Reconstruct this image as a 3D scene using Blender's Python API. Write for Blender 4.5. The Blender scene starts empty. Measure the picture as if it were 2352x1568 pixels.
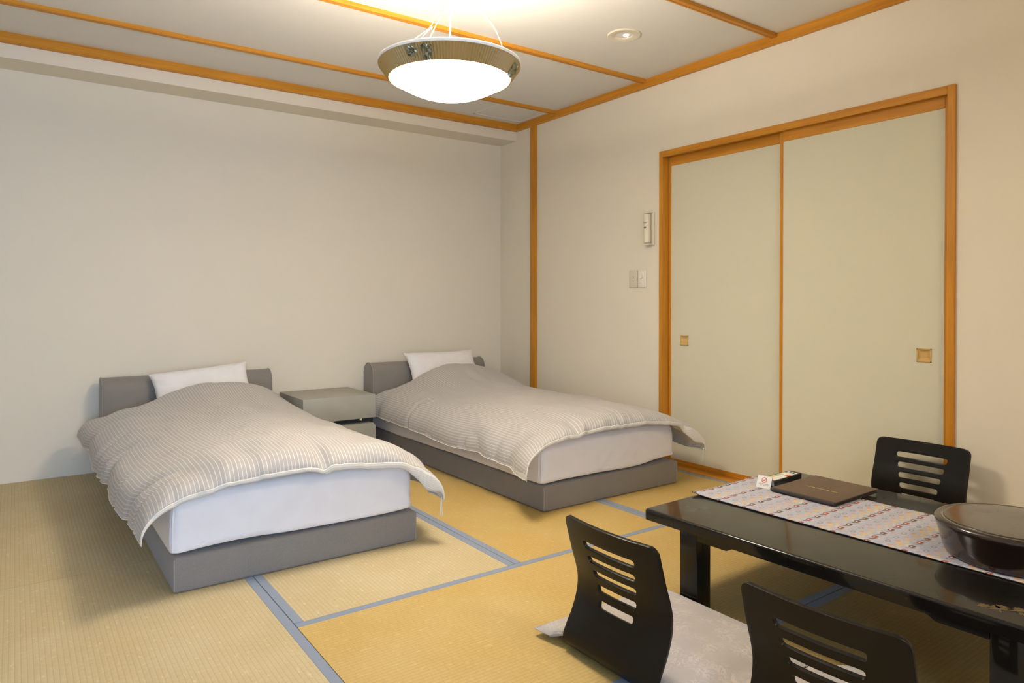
import bpy, bmesh, math, random
import numpy as np
from mathutils import Vector, Matrix, noise

random.seed(7)
C = bpy.context.scene.collection
SC = bpy.context.scene
PI = math.pi
R = math.radians

# ------------------------------------------------------------------ camera
cam_d = bpy.data.cameras.new('camera')
cam = bpy.data.objects.new('camera', cam_d)
C.objects.link(cam)
cam.location = (0, 0, 1.08)
cam.rotation_euler = (R(90 - 0.496), 0, R(-35.5644))
cam_d.sensor_fit = 'HORIZONTAL'
cam_d.sensor_width = 36
cam_d.lens = 1596.96 * 36 / 2352
cam_d.shift_y = (703.95 - 784) / 2352
cam_d.clip_start = 0.05
SC.camera = cam

# ------------------------------------------------------------------ world, lights, exposure
W = bpy.data.worlds.new('world')
SC.world = W
W.use_nodes = True
W.node_tree.nodes['Background'].inputs[0].default_value = (0.62, 0.78, 1.0, 1)
W.node_tree.nodes['Background'].inputs[1].default_value = 0.6


def area(name, loc, rot, sx, sy, power, col):
    l = bpy.data.lights.new(name, 'AREA')
    l.shape = 'RECTANGLE'
    l.size, l.size_y = sx, sy
    l.energy = power
    l.color = col
    o = bpy.data.objects.new(name, l)
    C.objects.link(o)
    o.location = loc
    o.rotation_euler = rot
    return o


# daylight falling through the window in the wall behind the camera
area('window_daylight', (-0.2, -1.22, 1.15), (R(90), 0, 0), 1.4, 1.5, 11.5, (0.30, 0.56, 1.0)).data.spread = R(110)
# unseen warm fill added behind the camera to brighten the beds' foot ends
area('rear_warm_fill', (1.8, -0.85, 2.50), (0, 0, 0), 0.5, 0.5, 8.5, (1.0, 0.88, 0.72))
LAMP_BOWL = 15.5      # glow of the lamp bowl
LAMP_TOP = 82.0      # glow of the ring tube in the open top of the lamp
LAMP_COL = (1.0, 0.885, 0.735)

SC.view_settings.view_transform = 'Standard'
SC.view_settings.look = 'None'
SC.view_settings.gamma = 1
SC.view_settings.use_curve_mapping = False
SC.view_settings.exposure = 1.85


# ------------------------------------------------------------------ node helpers
class NB:
    def __init__(self, name):
        self.m = bpy.data.materials.new(name)
        self.m.use_nodes = True
        self.nt = self.m.node_tree
        self.bsdf = self.nt.nodes['Principled BSDF']

    def n(self, t, **kw):
        nd = self.nt.nodes.new(t)
        for k, v in kw.items():
            setattr(nd, k, v)
        return nd

    def put(self, sock, v):
        if isinstance(v, bpy.types.NodeSocket):
            self.nt.links.new(v, sock)
        else:
            sock.default_value = v

    def M(self, op, a, b=0.0, c=0.0):
        nd = self.n('ShaderNodeMath', operation=op)
        self.put(nd.inputs[0], a)
        self.put(nd.inputs[1], b)
        self.put(nd.inputs[2], c)
        return nd.outputs[0]

    def coords(self, kind='Object'):
        nd = self.n('ShaderNodeTexCoord')
        return nd.outputs[kind]

    def sep(self, v):
        nd = self.n('ShaderNodeSeparateXYZ')
        self.put(nd.inputs[0], v)
        return nd.outputs

    def comb(self, x, y, z=0.0):
        nd = self.n('ShaderNodeCombineXYZ')
        for i, v in enumerate((x, y, z)):
            self.put(nd.inputs[i], v)
        return nd.outputs[0]

    def scale(self, v, s):
        nd = self.n('ShaderNodeMapping')
        self.put(nd.inputs[0], v)
        nd.inputs['Scale'].default_value = s
        return nd.outputs[0]

    def noise(self, v, sc, det=2.0, rough=0.5, dist=0.0):
        nd = self.n('ShaderNodeTexNoise')
        self.put(nd.inputs['Vector'], v)
        nd.inputs['Scale'].default_value = sc
        nd.inputs['Detail'].default_value = det
        nd.inputs['Roughness'].default_value = rough
        nd.inputs['Distortion'].default_value = dist
        return nd.outputs[0]

    def mix(self, f, a, b):
        nd = self.n('ShaderNodeMix', data_type='RGBA')
        self.put(nd.inputs[0], f)
        for s, v in ((nd.inputs[6], a), (nd.inputs[7], b)):
            self.put(s, v if isinstance(v, bpy.types.NodeSocket) else (*v[:3], 1))
        return nd.outputs[2]

    def rng(self, v, a, b, c=0.0, d=1.0):
        nd = self.n('ShaderNodeMapRange')
        self.put(nd.inputs[0], v)
        for i, x in enumerate((a, b, c, d)):
            nd.inputs[i + 1].default_value = x
        return nd.outputs[0]

    def bump(self, h, strength=0.3, dist=0.002):
        nd = self.n('ShaderNodeBump')
        nd.inputs['Strength'].default_value = strength
        nd.inputs['Distance'].default_value = dist
        self.put(nd.inputs['Height'], h)
        self.nt.links.new(nd.outputs[0], self.bsdf.inputs['Normal'])

    def col(self, c):
        self.put(self.bsdf.inputs['Base Color'], c if isinstance(c, bpy.types.NodeSocket) else (*c[:3], 1))

    def set(self, **kw):
        for k, v in kw.items():
            self.put(self.bsdf.inputs[k.replace('_', ' ')], v)
        return self.m


def srgb(r, g, b):
    f = lambda c: (c / 255 / 12.92) if c <= 10.3 else ((c / 255 + 0.055) / 1.055) ** 2.4
    return (f(r), f(g), f(b))


def plain(name, col, rough=0.5, bump=0.0, bscale=400, var=0.0, **kw):
    b = NB(name)
    co = b.coords()
    c = col
    if var:
        n = b.noise(co, 9, 4)
        c = b.mix(b.rng(n, 0.3, 0.7), [x * (1 - var) for x in col], [min(1, x * (1 + var)) for x in col])
    b.col(c)
    if bump:
        b.bump(b.noise(co, bscale, 2), bump, 0.001)
    b.set(Roughness=rough)
    for k, v in kw.items():
        b.put(b.bsdf.inputs[k], v)
    return b.m


def wood(name, axis, c1, c2, rough=0.42):
    b = NB(name)
    s = [38, 38, 38]
    s[axis] = 2.2
    co = b.scale(b.coords(), s)
    n = b.noise(co, 1.0, 5, 0.6, 0.6)
    s2 = [240, 240, 240]
    s2[axis] = 6
    f = b.noise(b.scale(b.coords(), s2), 1.0, 2)
    k = b.M('ADD', b.M('MULTIPLY', n, 0.75), b.M('MULTIPLY', f, 0.25))
    b.col(b.mix(b.rng(k, 0.3, 0.7), c1, c2))
    b.bump(f, 0.15, 0.0006)
    b.put(b.bsdf.inputs['Specular IOR Level'], 0.25)
    return b.set(Roughness=rough)


WD, WL = (0.45, 0.175, 0.014), (0.68, 0.30, 0.030)
M = {}
for i, a in enumerate('xyz'):
    M['wood_' + a] = wood('amber_wood_' + a, i, WD, WL)
M['wood_pull'] = wood('pale_pull_wood', 1, (0.55, 0.35, 0.11), (0.68, 0.46, 0.17))

M['wall'] = plain('cream_wallpaper', (0.79, 0.72, 0.58), 0.9, 0.12, 260)
M['ceiling'] = plain('grey_ceiling_paper', (0.71, 0.685, 0.63), 0.95, 0.1, 300)
M['hatch_frame'] = plain('hatch_frame_white', (0.72, 0.69, 0.60), 0.6)
M['fusuma'] = plain('fusuma_paper', (0.66, 0.625, 0.47), 0.85, 0.12, 300)
M['dark_gap'] = plain('dark_recess', (0.05, 0.035, 0.02), 0.9)
M['gold_metal'] = plain('gold_inlay', (0.15, 0.10, 0.04), 0.45, Metallic=0.3)


def tatami(name, c1, c2, c3):
    b = NB(name)
    x, y, z = b.sep(b.coords())
    # ribs along the mat's length, short rush ticks across
    t = b.M('DIVIDE', y, 0.0152)
    fr = b.M('FRACT', t)
    row = b.M('FLOOR', t)
    rib = b.M('ABSOLUTE', b.M('SUBTRACT', fr, 0.5))            # 0 middle .. 0.5 joint
    joint = b.rng(rib, 0.36, 0.5)
    wn = b.n('ShaderNodeTexWhiteNoise', noise_dimensions='1D')
    b.put(wn.inputs['W'], row)
    sh = wn.outputs[0]
    tick = b.M('FRACT', b.M('ADD', b.M('DIVIDE', x, 0.028), b.M('MULTIPLY', sh, 1.0)))
    tk = b.rng(b.M('ABSOLUTE', b.M('SUBTRACT', tick, 0.5)), 0.40, 0.5)
    straw = b.noise(b.comb(b.M('MULTIPLY', x, 520), b.M('MULTIPLY', y, 30)), 1.0, 2)
    patch = b.noise(b.coords(), 3.2, 3)
    fade = b.noise(b.comb(b.M('MULTIPLY', x, 25), b.M('MULTIPLY', y, 60)), 1.0, 3)
    c = b.mix(b.rng(straw, 0.25, 0.75), c1, c2)
    c = b.mix(b.M('MULTIPLY', b.rng(patch, 0.40, 0.68), 0.45), c, c3)
    c = b.mix(b.M('MULTIPLY', b.rng(fade, 0.60, 0.72), 0.40), c, [min(1, q * 1.25) for q in c3])
    c = b.mix(b.M('MULTIPLY', joint, 0.34), c, [q * 0.55 for q in c1])
    c = b.mix(b.M('MULTIPLY', tk, 0.13), c, [q * 0.6 for q in c1])
    b.col(c)
    h = b.M('SUBTRACT', b.M('MULTIPLY', b.M('SUBTRACT', 0.5, rib), 1.4), b.M('MULTIPLY', tk, 0.25))
    b.bump(b.M('ADD', h, b.M('MULTIPLY', straw, 0.35)), 0.35, 0.0015)
    return b.set(Roughness=0.62)


M['tatami_pale'] = tatami('tatami_pale', (0.455, 0.36, 0.185), (0.54, 0.44, 0.25), (0.58, 0.50, 0.32))  # paler tone: directional sheen of the weave put into the base colour
M['tatami_gold'] = tatami('tatami_gold', (0.455, 0.305, 0.085), (0.545, 0.375, 0.118), (0.555, 0.41, 0.17))  # yellower tone: same sheen, mats reflecting differently, put into the base colour


def cloth(name, c, weave=1400, rough=0.85, var=0.12, st=0.25):
    b = NB(name)
    co = b.coords()
    x, y, z = b.sep(co)
    n = b.noise(co, weave, 2)
    big = b.noise(co, 14, 4)
    cc = b.mix(b.rng(n, 0.3, 0.7), [q * (1 - var) for q in c], [min(1, q * (1 + var)) for q in c])
    cc = b.mix(b.M('MULTIPLY', b.rng(big, 0.35, 0.7), 0.25), cc, [min(1, q * 1.18) for q in c])
    b.col(cc)
    b.bump(n, st, 0.0008)
    b.put(b.bsdf.inputs['Sheen Weight'], 0.25)
    return b.set(Roughness=rough)


M['border'] = cloth('blue_grey_border', (0.195, 0.232, 0.30), 900, 0.8, 0.14)
M['grey_fabric'] = cloth('grey_bed_fabric', (0.235, 0.210, 0.178), 700, 0.9, 0.16)
M['grey_piping'] = cloth('grey_piping', (0.285, 0.26, 0.225), 700, 0.9, 0.1)
M['sheet'] = cloth('white_sheet', (0.81, 0.775, 0.755), 1500, 0.8, 0.03, 0.1)
M['pillowcase'] = cloth('white_pillowcase', (0.80, 0.77, 0.74), 1500, 0.8, 0.02, 0.1)


def stripes(name, base, line, period, width, soft):
    b = NB(name)
    uv = b.coords('UV')
    u, v, _ = b.sep(uv)
    wob = b.M('MULTIPLY', b.M('SUBTRACT', b.noise(uv, 9, 2), 0.5), 0.0016)
    f = b.M('FRACT', b.M('DIVIDE', b.M('ADD', u, wob), period))
    d = b.M('ABSOLUTE', b.M('SUBTRACT', f, 0.5))
    l = b.rng(d, width + soft, width)
    d2 = b.M('ABSOLUTE', b.M('SUBTRACT', f, 0.0))
    n = b.noise(b.scale(uv, (700, 90, 1)), 1.0, 2)
    n2 = b.noise(b.scale(uv, (260, 260, 1)), 1.0, 2)
    br = b.rng(n, 0.30, 0.48, 0.55, 1.0)
    c = b.mix(b.rng(n2, 0.3, 0.7), [q * 0.93 for q in base], [q * 1.05 for q in base])
    c = b.mix(b.M('MULTIPLY', l, br), c, line)
    b.col(c)
    b.bump(b.M('ADD', b.M('MULTIPLY', l, 0.8), b.M('MULTIPLY', n2, 0.5)), 0.25, 0.0012)
    b.put(b.bsdf.inputs['Sheen Weight'], 0.2)
    return b.set(Roughness=0.85)


M['duvet'] = stripes('striped_duvet', (0.40, 0.372, 0.338), (0.60, 0.575, 0.53), 0.0157, 0.06, 0.07)
M['duvet_under'] = stripes('duvet_underside', (0.66, 0.63, 0.56), (0.54, 0.51, 0.45), 0.0090, 0.07, 0.09)


def cushion_mat():
    b = NB('mauve_brocade')
    co = b.coords()
    v = b.n('ShaderNodeTexVoronoi', feature='SMOOTH_F1')
    b.put(v.inputs['Vector'], co)
    v.inputs['Scale'].default_value = 16
    w = b.noise(co, 46, 3, 0.6, 2.2)
    k = b.M('MULTIPLY', b.rng(w, 0.47, 0.56), b.rng(v.outputs[0], 0.55, 0.25))
    f = b.noise(co, 1100, 2)
    c = b.mix(k, (0.40, 0.355, 0.32), (0.52, 0.47, 0.41))
    c = b.mix(b.M('MULTIPLY', b.rng(f, 0.3, 0.7), 0.3), c, (0.33, 0.30, 0.28))
    b.col(c)
    b.bump(b.M('ADD', k, b.M('MULTIPLY', f, 0.4)), 0.25, 0.001)
    b.put(b.bsdf.inputs['Sheen Weight'], 0.4)
    return b.set(Roughness=0.7)


M['cushion'] = cushion_mat()


def lacquer(name, c, rough, coat=0.3, crough=0.1, spec=0.35):
    b = NB(name)
    b.put(b.bsdf.inputs['Specular IOR Level'], spec)
    n = b.noise(b.coords(), 6, 3)
    b.col(b.mix(b.rng(n, 0.3, 0.7), [q * 0.85 for q in c], [q * 1.2 for q in c]))
    b.bump(b.noise(b.coords(), 500, 1), 0.03, 0.0004)
    b.put(b.bsdf.inputs['Coat Weight'], coat)
    b.put(b.bsdf.inputs['Coat Roughness'], crough)
    b.put(b.bsdf.inputs['Roughness'], b.rng(n, 0.3, 0.7, rough * 0.9, rough * 1.15))
    return b.m


M['table'] = lacquer('black_table_lacquer', (0.007, 0.006, 0.0045), 0.30, 0.62, 0.075, 0.1)
M['chair'] = lacquer('black_chair_lacquer', (0.008, 0.0065, 0.005), 0.32, 0.05, 0.2, 0.2)
M['bowl'] = lacquer('brown_bowl_lacquer', (0.020, 0.009, 0.005), 0.26, 0.8, 0.12)
M['leather'] = plain('brown_leather', (0.115, 0.070, 0.040), 0.5, 0.35, 900, 0.12)
M['leather_dark'] = plain('dark_leather_edge', (0.022, 0.016, 0.012), 0.6)
M['black_plastic'] = plain('black_plastic', (0.015, 0.014, 0.013), 0.35)
M['key'] = plain('white_key', (0.75, 0.72, 0.64), 0.5)
M['key_red'] = plain('red_key', (0.65, 0.10, 0.04), 0.5)
M['key_green'] = plain('green_key', (0.42, 0.52, 0.30), 0.5)
M['key_yellow'] = plain('yellow_key', (0.75, 0.60, 0.20), 0.5)
M['cream_plastic'] = plain('cream_plastic', (0.75, 0.69, 0.53), 0.4)
M['beige_plate'] = plain('beige_plate', (0.66, 0.60, 0.46), 0.45)
M['white_plate'] = plain('white_plate', (0.82, 0.76, 0.64), 0.4)
M['dark_mark'] = plain('dark_mark', (0.06, 0.055, 0.04), 0.6)
M['olive_mark'] = plain('olive_mark', (0.20, 0.19, 0.11), 0.6)
M['laminate'] = plain('grey_laminate', (0.385, 0.375, 0.315), 0.55, 0.05, 500, 0.05)
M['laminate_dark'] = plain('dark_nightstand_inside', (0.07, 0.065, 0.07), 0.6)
M['sign_white'] = plain('milky_acrylic', (0.72, 0.69, 0.62), 0.3)
M['sign_red'] = plain('sign_red', (0.68, 0.07, 0.05), 0.5)
M['sign_dark'] = plain('sign_print', (0.12, 0.10, 0.08), 0.6)
M['sign_grey'] = plain('sign_print_grey', (0.36, 0.31, 0.26), 0.6)
M['gold_print'] = plain('gold_foil_print', (0.62, 0.48, 0.22), 0.4, Metallic=0.3)
M['lip_white'] = plain('lamp_lip_white', (0.86, 0.84, 0.78), 0.5)
M['brim'] = plain('lamp_brim_bronze', (0.43, 0.285, 0.10), 0.45, 0.1, 600, 0.08)
M['rope'] = plain('ivory_rope', (0.58, 0.54, 0.42), 0.8)
M['foil'] = plain('crumpled_green_tape', (0.30, 0.29, 0.20), 0.25, 0.2, 120, 0.3, Metallic=0.75)
M['downlight'] = plain('downlight_cream', (0.72, 0.66, 0.52), 0.5)
M['runner_under'] = plain('runner_black_lining', (0.012, 0.011, 0.010), 0.9)
M['window_frame'] = plain('window_frame', (0.6, 0.5, 0.36), 0.5)


def emit(name, col, s):
    b = NB(name)
    b.col(col)
    b.put(b.bsdf.inputs['Emission Color'], (*col, 1))
    b.put(b.bsdf.inputs['Emission Strength'], s)
    return b.m


M['lamp_glass'] = emit('lamp_glass', LAMP_COL, LAMP_BOWL)
M['lamp_ring'] = emit('lamp_ring', (1.0, 0.92, 0.81), LAMP_TOP)
M['bulb'] = emit('small_bulb', (1.0, 0.9, 0.75), 1.6)


def glass(name):
    b = NB(name)
    b.col((1, 1, 1))
    b.put(b.bsdf.inputs['Transmission Weight'], 1.0)
    return b.set(Roughness=0.0, IOR=1.1)


M['glass'] = glass('window_glass')


def runner_mat():
    b = NB('patterned_runner_cloth')
    co = b.coords()
    x, y, z = b.sep(co)
    PX, PY = 0.056, 0.113
    u = b.M('DIVIDE', x, PX)
    v = b.M('DIVIDE', y, PY)

    def cell(du, dv):
        a = b.M('ADD', u, du)
        c = b.M('ADD', v, dv)
        fu = b.M('MULTIPLY', b.M('SUBTRACT', b.M('FRACT', a), 0.5), PX * 1000)     # mm from the cell centre
        fv = b.M('MULTIPLY', b.M('SUBTRACT', b.M('FRACT', c), 0.5), PY * 1000)
        w = b.n('ShaderNodeTexWhiteNoise', noise_dimensions='2D')
        b.put(w.inputs['Vector'], b.comb(b.M('FLOOR', a), b.M('FLOOR', c)))
        return fu, fv, w.outputs[0]

    def ell(fu, fv, cx, cy, rx, ry, soft=0.18):
        d = b.M('SQRT', b.M('ADD', b.M('POWER', b.M('DIVIDE', b.M('SUBTRACT', fu, cx), rx), 2.0),
                            b.M('POWER', b.M('DIVIDE', b.M('SUBTRACT', fv, cy), ry), 2.0)))
        return d, b.rng(d, 1.0 + soft, 1.0 - soft)

    n = b.noise(co, 22, 3)
    c = b.mix(b.rng(n, 0.35, 0.65), (0.42, 0.395, 0.455), (0.39, 0.42, 0.48))
    f2 = b.noise(co, 160, 2)
    c = b.mix(b.M('MULTIPLY', b.rng(f2, 0.52, 0.72), 0.5), c, (0.60, 0.57, 0.55))
    # yellow and orange blossoms
    for du, dv, rx, ry, col in ((-0.06, 1.20, 11, 9, (0.62, 0.44, 0.13)), (-0.30, 1.13, 11, 8, (0.60, 0.43, 0.25)),
                                (-0.49, 1.04, 8, 7, (0.58, 0.25, 0.10)), (-0.62, 1.25, 9, 7, (0.62, 0.50, 0.26)),
                                (-0.20, 1.36, 12, 7, (0.58, 0.52, 0.42))):
        fu, fv, w = cell(du, dv)
        d, m = ell(fu, fv, 0, 0, rx, ry, 0.45)
        c = b.mix(b.M('MULTIPLY', m, b.rng(w, 0.0, 1.0, 0.35, 0.95)), c, col)
    # grey rings
    for du, dv in ((-0.04, 0.876), (-0.5, 0.80)):
        fu, fv, w = cell(du, dv)
        d, m = ell(fu, fv, 0, 0, 11.0, 7.5)
        ring = b.rng(b.M('ABSOLUTE', b.M('SUBTRACT', d, 0.85)), 0.30, 0.12)
        c = b.mix(b.M('MULTIPLY', ring, b.rng(w, 0.0, 1.0, 0.40, 0.85) if du > -.2 else b.rng(w, 0.0, 1.0, 0.0, 0.30)), c, (0.17, 0.15, 0.16))
    # row of dark red and brown pots, each with a slanted stroke
    fu, fv, w = cell(0.0, 0.5)
    d, m = ell(fu, fv, 8, 0, 13, 10.5, 0.14)
    potc = b.mix(b.rng(w, 0.35, 0.75), (0.115, 0.050, 0.028), (0.36, 0.055, 0.035))
    c = b.mix(b.M('MULTIPLY', m, 0.95), c, potc)
    d, m = ell(fu, fv, 6, 2, 4.6, 3.2, 0.3)
    c = b.mix(m, c, (0.70, 0.64, 0.58))
    d, m = ell(fu, fv, 8, -13, 9, 5, 0.5)
    c = b.mix(b.M('MULTIPLY', m, 0.45), c, (0.60, 0.60, 0.42))
    sl = b.M('ABSOLUTE', b.M('ADD', b.M('ADD', fv, 1.0), b.M('MULTIPLY', b.M('ADD', fu, 14.0), 0.95)))
    inx = b.rng(b.M('ABSOLUTE', b.M('ADD', fu, 13.0)), 9.5, 8.0)
    c = b.mix(b.M('MULTIPLY', b.rng(sl, 5.0, 3.4), inx), c, (0.09, 0.045, 0.04))
    b.col(c)
    b.bump(b.noise(co, 1200, 2), 0.2, 0.0006)
    return b.set(Roughness=0.85)


M['runner'] = runner_mat()


# ------------------------------------------------------------------ mesh helpers
def bx(bm, x0, x1, y0, y1, z0, z1, bev=0.0, seg=2):
    r = bmesh.ops.create_cube(bm, size=1.0)
    vs = r['verts']
    for v in vs:
        v.co = Vector((x0 + (v.co.x + .5) * (x1 - x0), y0 + (v.co.y + .5) * (y1 - y0), z0 + (v.co.z + .5) * (z1 - z0)))
    if bev:
        es = list({e for v in vs for e in v.link_edges})
        bmesh.ops.bevel(bm, geom=es, offset=bev, segments=seg, affect='EDGES', profile=0.5)
    return bm


def box(x0, x1, y0, y1, z0, z1, bev=0.0, seg=2):
    return bx(bmesh.new(), x0, x1, y0, y1, z0, z1, bev, seg)


def lathe(prof, n=64, bm=None, close=True):
    bm = bm or bmesh.new()
    rings = []
    for r, z in prof:
        if r < 1e-6:
            rings.append([bm.verts.new((0, 0, z))])
        else:
            rings.append([bm.verts.new((r * math.cos(2 * PI * i / n), r * math.sin(2 * PI * i / n), z)) for i in range(n)])
    for a, b in zip(rings, rings[1:]):
        if len(a) == 1 and len(b) == 1:
            continue
        for i in range(n):
            j = (i + 1) % n
            q = [a[i % len(a)], a[j % len(a)], b[j % len(b)], b[i % len(b)]]
            q2 = []
            for v in q:
                if v not in q2:
                    q2.append(v)
            if len(q2) > 2:
                bm.faces.new(q2)
    bmesh.ops.recalc_face_normals(bm, faces=bm.faces)
    return bm


def tube(pts, r, n=8, bm=None):
    bm = bm or bmesh.new()
    pts = [Vector(p) for p in pts]
    rad = r if isinstance(r, (list, tuple)) else [r] * len(pts)
    rings = []
    up = Vector((0, 0, 1))
    for i, p in enumerate(pts):
        t = (pts[min(i + 1, len(pts) - 1)] - pts[max(i - 1, 0)]).normalized()
        ref = up if abs(t.z) < 0.95 else Vector((1, 0, 0))
        a = t.cross(ref).normalized()
        b = t.cross(a).normalized()
        rings.append([bm.verts.new(p + (a * math.cos(2 * PI * k / n) + b * math.sin(2 * PI * k / n)) * rad[i]) for k in range(n)])
    for a, b in zip(rings, rings[1:]):
        for k in range(n):
            bm.faces.new((a[k], a[(k + 1) % n], b[(k + 1) % n], b[k]))
    bm.faces.new(rings[0][::-1])
    bm.faces.new(rings[-1])
    bmesh.ops.recalc_face_normals(bm, faces=bm.faces)
    return bm


def prism(poly, axis, a0, a1, bm=None, bev=0.0):
    """poly: 2D points in the plane of the other two axes (in order), swept along axis"""
    bm = bm or bmesh.new()

    def mk(p, a):
        c = [p[0], p[1]]
        c.insert(axis, a)
        return bm.verts.new(c)
    A = [mk(p, a0) for p in poly]
    B = [mk(p, a1) for p in poly]
    n = len(poly)
    fs = [bm.faces.new(A), bm.faces.new(B[::-1])]
    for i in range(n):
        fs.append(bm.faces.new((A[i], B[i], B[(i + 1) % n], A[(i + 1) % n])))
    bmesh.ops.recalc_face_normals(bm, faces=bm.faces)
    if bev:
        bmesh.ops.bevel(bm, geom=[e for e in bm.edges], offset=bev, segments=2, affect='EDGES', profile=0.5)
    return bm


def grid_mesh(P, flip=False, uv=None):
    """P: (n, m, 3) array -> bmesh, optional uv (n, m, 2)"""
    n, m = P.shape[:2]
    bm = bmesh.new()
    V = [[bm.verts.new(P[i, j]) for j in range(m)] for i in range(n)]
    L = bm.loops.layers.uv.new('UVMap') if uv is not None else None
    for i in range(n - 1):
        for j in range(m - 1):
            idx = [(i, j), (i + 1, j), (i + 1, j + 1), (i, j + 1)]
            if flip:
                idx = idx[::-1]
            f = bm.faces.new([V[a][b] for a, b in idx])
            if L:
                for lp, (a, b) in zip(f.loops, idx):
                    lp[L].uv = uv[a, b]
    return bm


def obj(name, bm, mat, parent=None, smooth=True, world=False, angle=35):
    """world=True: the mesh was written in world coordinates, parent has no rotation"""
    if world and parent is not None:
        bmesh.ops.translate(bm, verts=bm.verts, vec=-Vector(parent['_w']))
    me = bpy.data.meshes.new(name)
    bm.to_mesh(me)
    bm.free()
    o = bpy.data.objects.new(name, me)
    C.objects.link(o)
    for m_ in (mat if isinstance(mat, (list, tuple)) else [mat]):
        me.materials.append(m_)
    if parent is not None:
        o.parent = parent
    if smooth:
        me.shade_smooth()
        try:
            me.set_sharp_from_angle(angle=R(angle))
        except Exception:
            pass
    return o


def tag(o, label, cat, group=None):
    o['label'] = label
    o['category'] = cat
    if group:
        o['group'] = group
    return o


def thing(name, label, cat, loc=(0, 0, 0), rotz=0, group=None):
    o = bpy.data.objects.new(name, None)
    C.objects.link(o)
    o.empty_display_size = 0.05
    o.location = loc
    o.rotation_euler = (0, 0, rotz)
    o['_w'] = list(loc)
    return tag(o, label, cat, group)


def struct(name, bm, mat, parent=None, smooth=False, **kw):
    o = obj(name, bm, mat, parent, smooth, **kw)
    if parent is None:
        o['kind'] = 'structure'
        o['_w'] = [0, 0, 0]
    return o


def dup(root, loc, rotz, label, name=None):
    r = root.copy()
    C.objects.link(r)
    r.location = loc
    r.rotation_euler = (0, 0, rotz)
    r['label'] = label
    r['_w'] = list(loc)
    for ch in list(root.children):
        c = ch.copy()
        C.objects.link(c)
        c.parent = r
        for g in ch.children:
            d = g.copy()
            C.objects.link(d)
            d.parent = c
    return r


def fbm(x, y, z=0.0, f=1.0, o=3):
    return noise.fractal(Vector((x * f, y * f, z)), 1.0, 2.0, o)


def rrect(hx, hy, r, n=5):
    pts = []
    for cx, cy, a0 in ((hx - r, hy - r, 0), (-hx + r, hy - r, 90), (-hx + r, -hy + r, 180), (hx - r, -hy + r, 270)):
        for k in range(n + 1):
            a = R(a0 + 90 * k / n)
            pts.append((cx + r * math.cos(a), cy + r * math.sin(a)))
    return pts


# ------------------------------------------------------------------ room shell
XL, XR, YB, YF, ZC = -1.07, 3.50, 5.071, -1.30, 2.575
D0, D1, DZ = 1.406, 3.196, 2.068          # outer edges of the door frame

struct('wall_back', box(XL - .12, XR + .15, YB, YB + .12, -0.06, ZC + .1), M['wall'])
struct('wall_left', box(XL - .12, XL, YF - .12, YB, -0.06, ZC + .1), M['wall'])
bm = bmesh.new()
bx(bm, XR, XR + .15, D1 - .02, YB, -0.06, ZC + .1)
bx(bm, XR, XR + .15, YF - .12, D0 + .02, -0.06, ZC + .1)
bx(bm, XR, XR + .15, D0 + .02, D1 - .02, DZ - .02, ZC + .1)
struct('wall_right', bm, M['wall'])
WX0, WX1, WZ0, WZ1 = -0.95, 0.55, 0.35, 1.95
bm = bmesh.new()
bx(bm, XL, WX0, YF - .12, YF, -0.06, ZC + .1)
bx(bm, WX1, XR, YF - .12, YF, -0.06, ZC + .1)
bx(bm, WX0, WX1, YF - .12, YF, -0.06, WZ0)
bx(bm, WX0, WX1, YF - .12, YF, WZ1, ZC + .1)
struct('wall_front', bm, M['wall'])
struct('ceiling', box(XL - .12, XR + .15, YF - .12, YB + .12, ZC, ZC + .1), M['ceiling'])
# dropped beam along the back wall
struct('trim_1', box(XL, XR, 4.83, YB, 2.442, ZC), M['wall'])

# window behind the camera
win = thing('window_1', '', '', (0, 0, 0))
del win['label'], win['category']
win['kind'] = 'structure'
wf = bmesh.new()
for a in (WX0, (WX0 + WX1) / 2 - .025, WX1 - .05):
    bx(wf, a, a + .05, YF - .09, YF - .03, WZ0, WZ1)
for z in (WZ0, WZ1 - .05):
    bx(wf, WX0, WX1, YF - .09, YF - .03, z, z + .05)
obj('window_frame', wf, M['window_frame'], win, False)
for k in range(2):
    a = WX0 + .05 + k * .725
    obj('pane', box(a, a + .675, YF - .062, YF - .058, WZ0 + .05, WZ1 - .05), M['glass'], win, False)

# ------------------------------------------------------------------ floor with its mats
floor = struct('floor', box(XL - .12, XR + .15, YF - .12, YB + .12, -0.12, -0.055), M['wood_y'])


def mat_(x0, x1, y0, y1, along, key, borders):
    """one tatami mat; local x runs along its length"""
    cx, cy = (x0 + x1) / 2, (y0 + y1) / 2
    L, Wd = ((x1 - x0), (y1 - y0)) if along == 'x' else ((y1 - y0), (x1 - x0))
    g = 0.0012
    B = 0.0325
    lo = -Wd / 2 + g + (B if '-' in borders else 0)
    hi = Wd / 2 - g - (B if '+' in borders else 0)
    o = obj('tatami_mat', box(-L / 2 + g, L / 2 - g, lo, hi, -0.055, 0.0), M[key], floor, False)
    o.location = (cx, cy, 0)
    # along y: local x -> world y, local y -> world -x
    o.rotation_euler = (0, 0, 0 if along == 'x' else R(90))
    for s in borders:
        a, b2 = (-Wd / 2 + g, lo) if s == '-' else (hi, Wd / 2 - g)
        obj('cloth_border', box(-L / 2 + g, L / 2 - g, a, b2, -0.055, 0.0012, 0.001, 1), M['border'], o, False)


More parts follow.
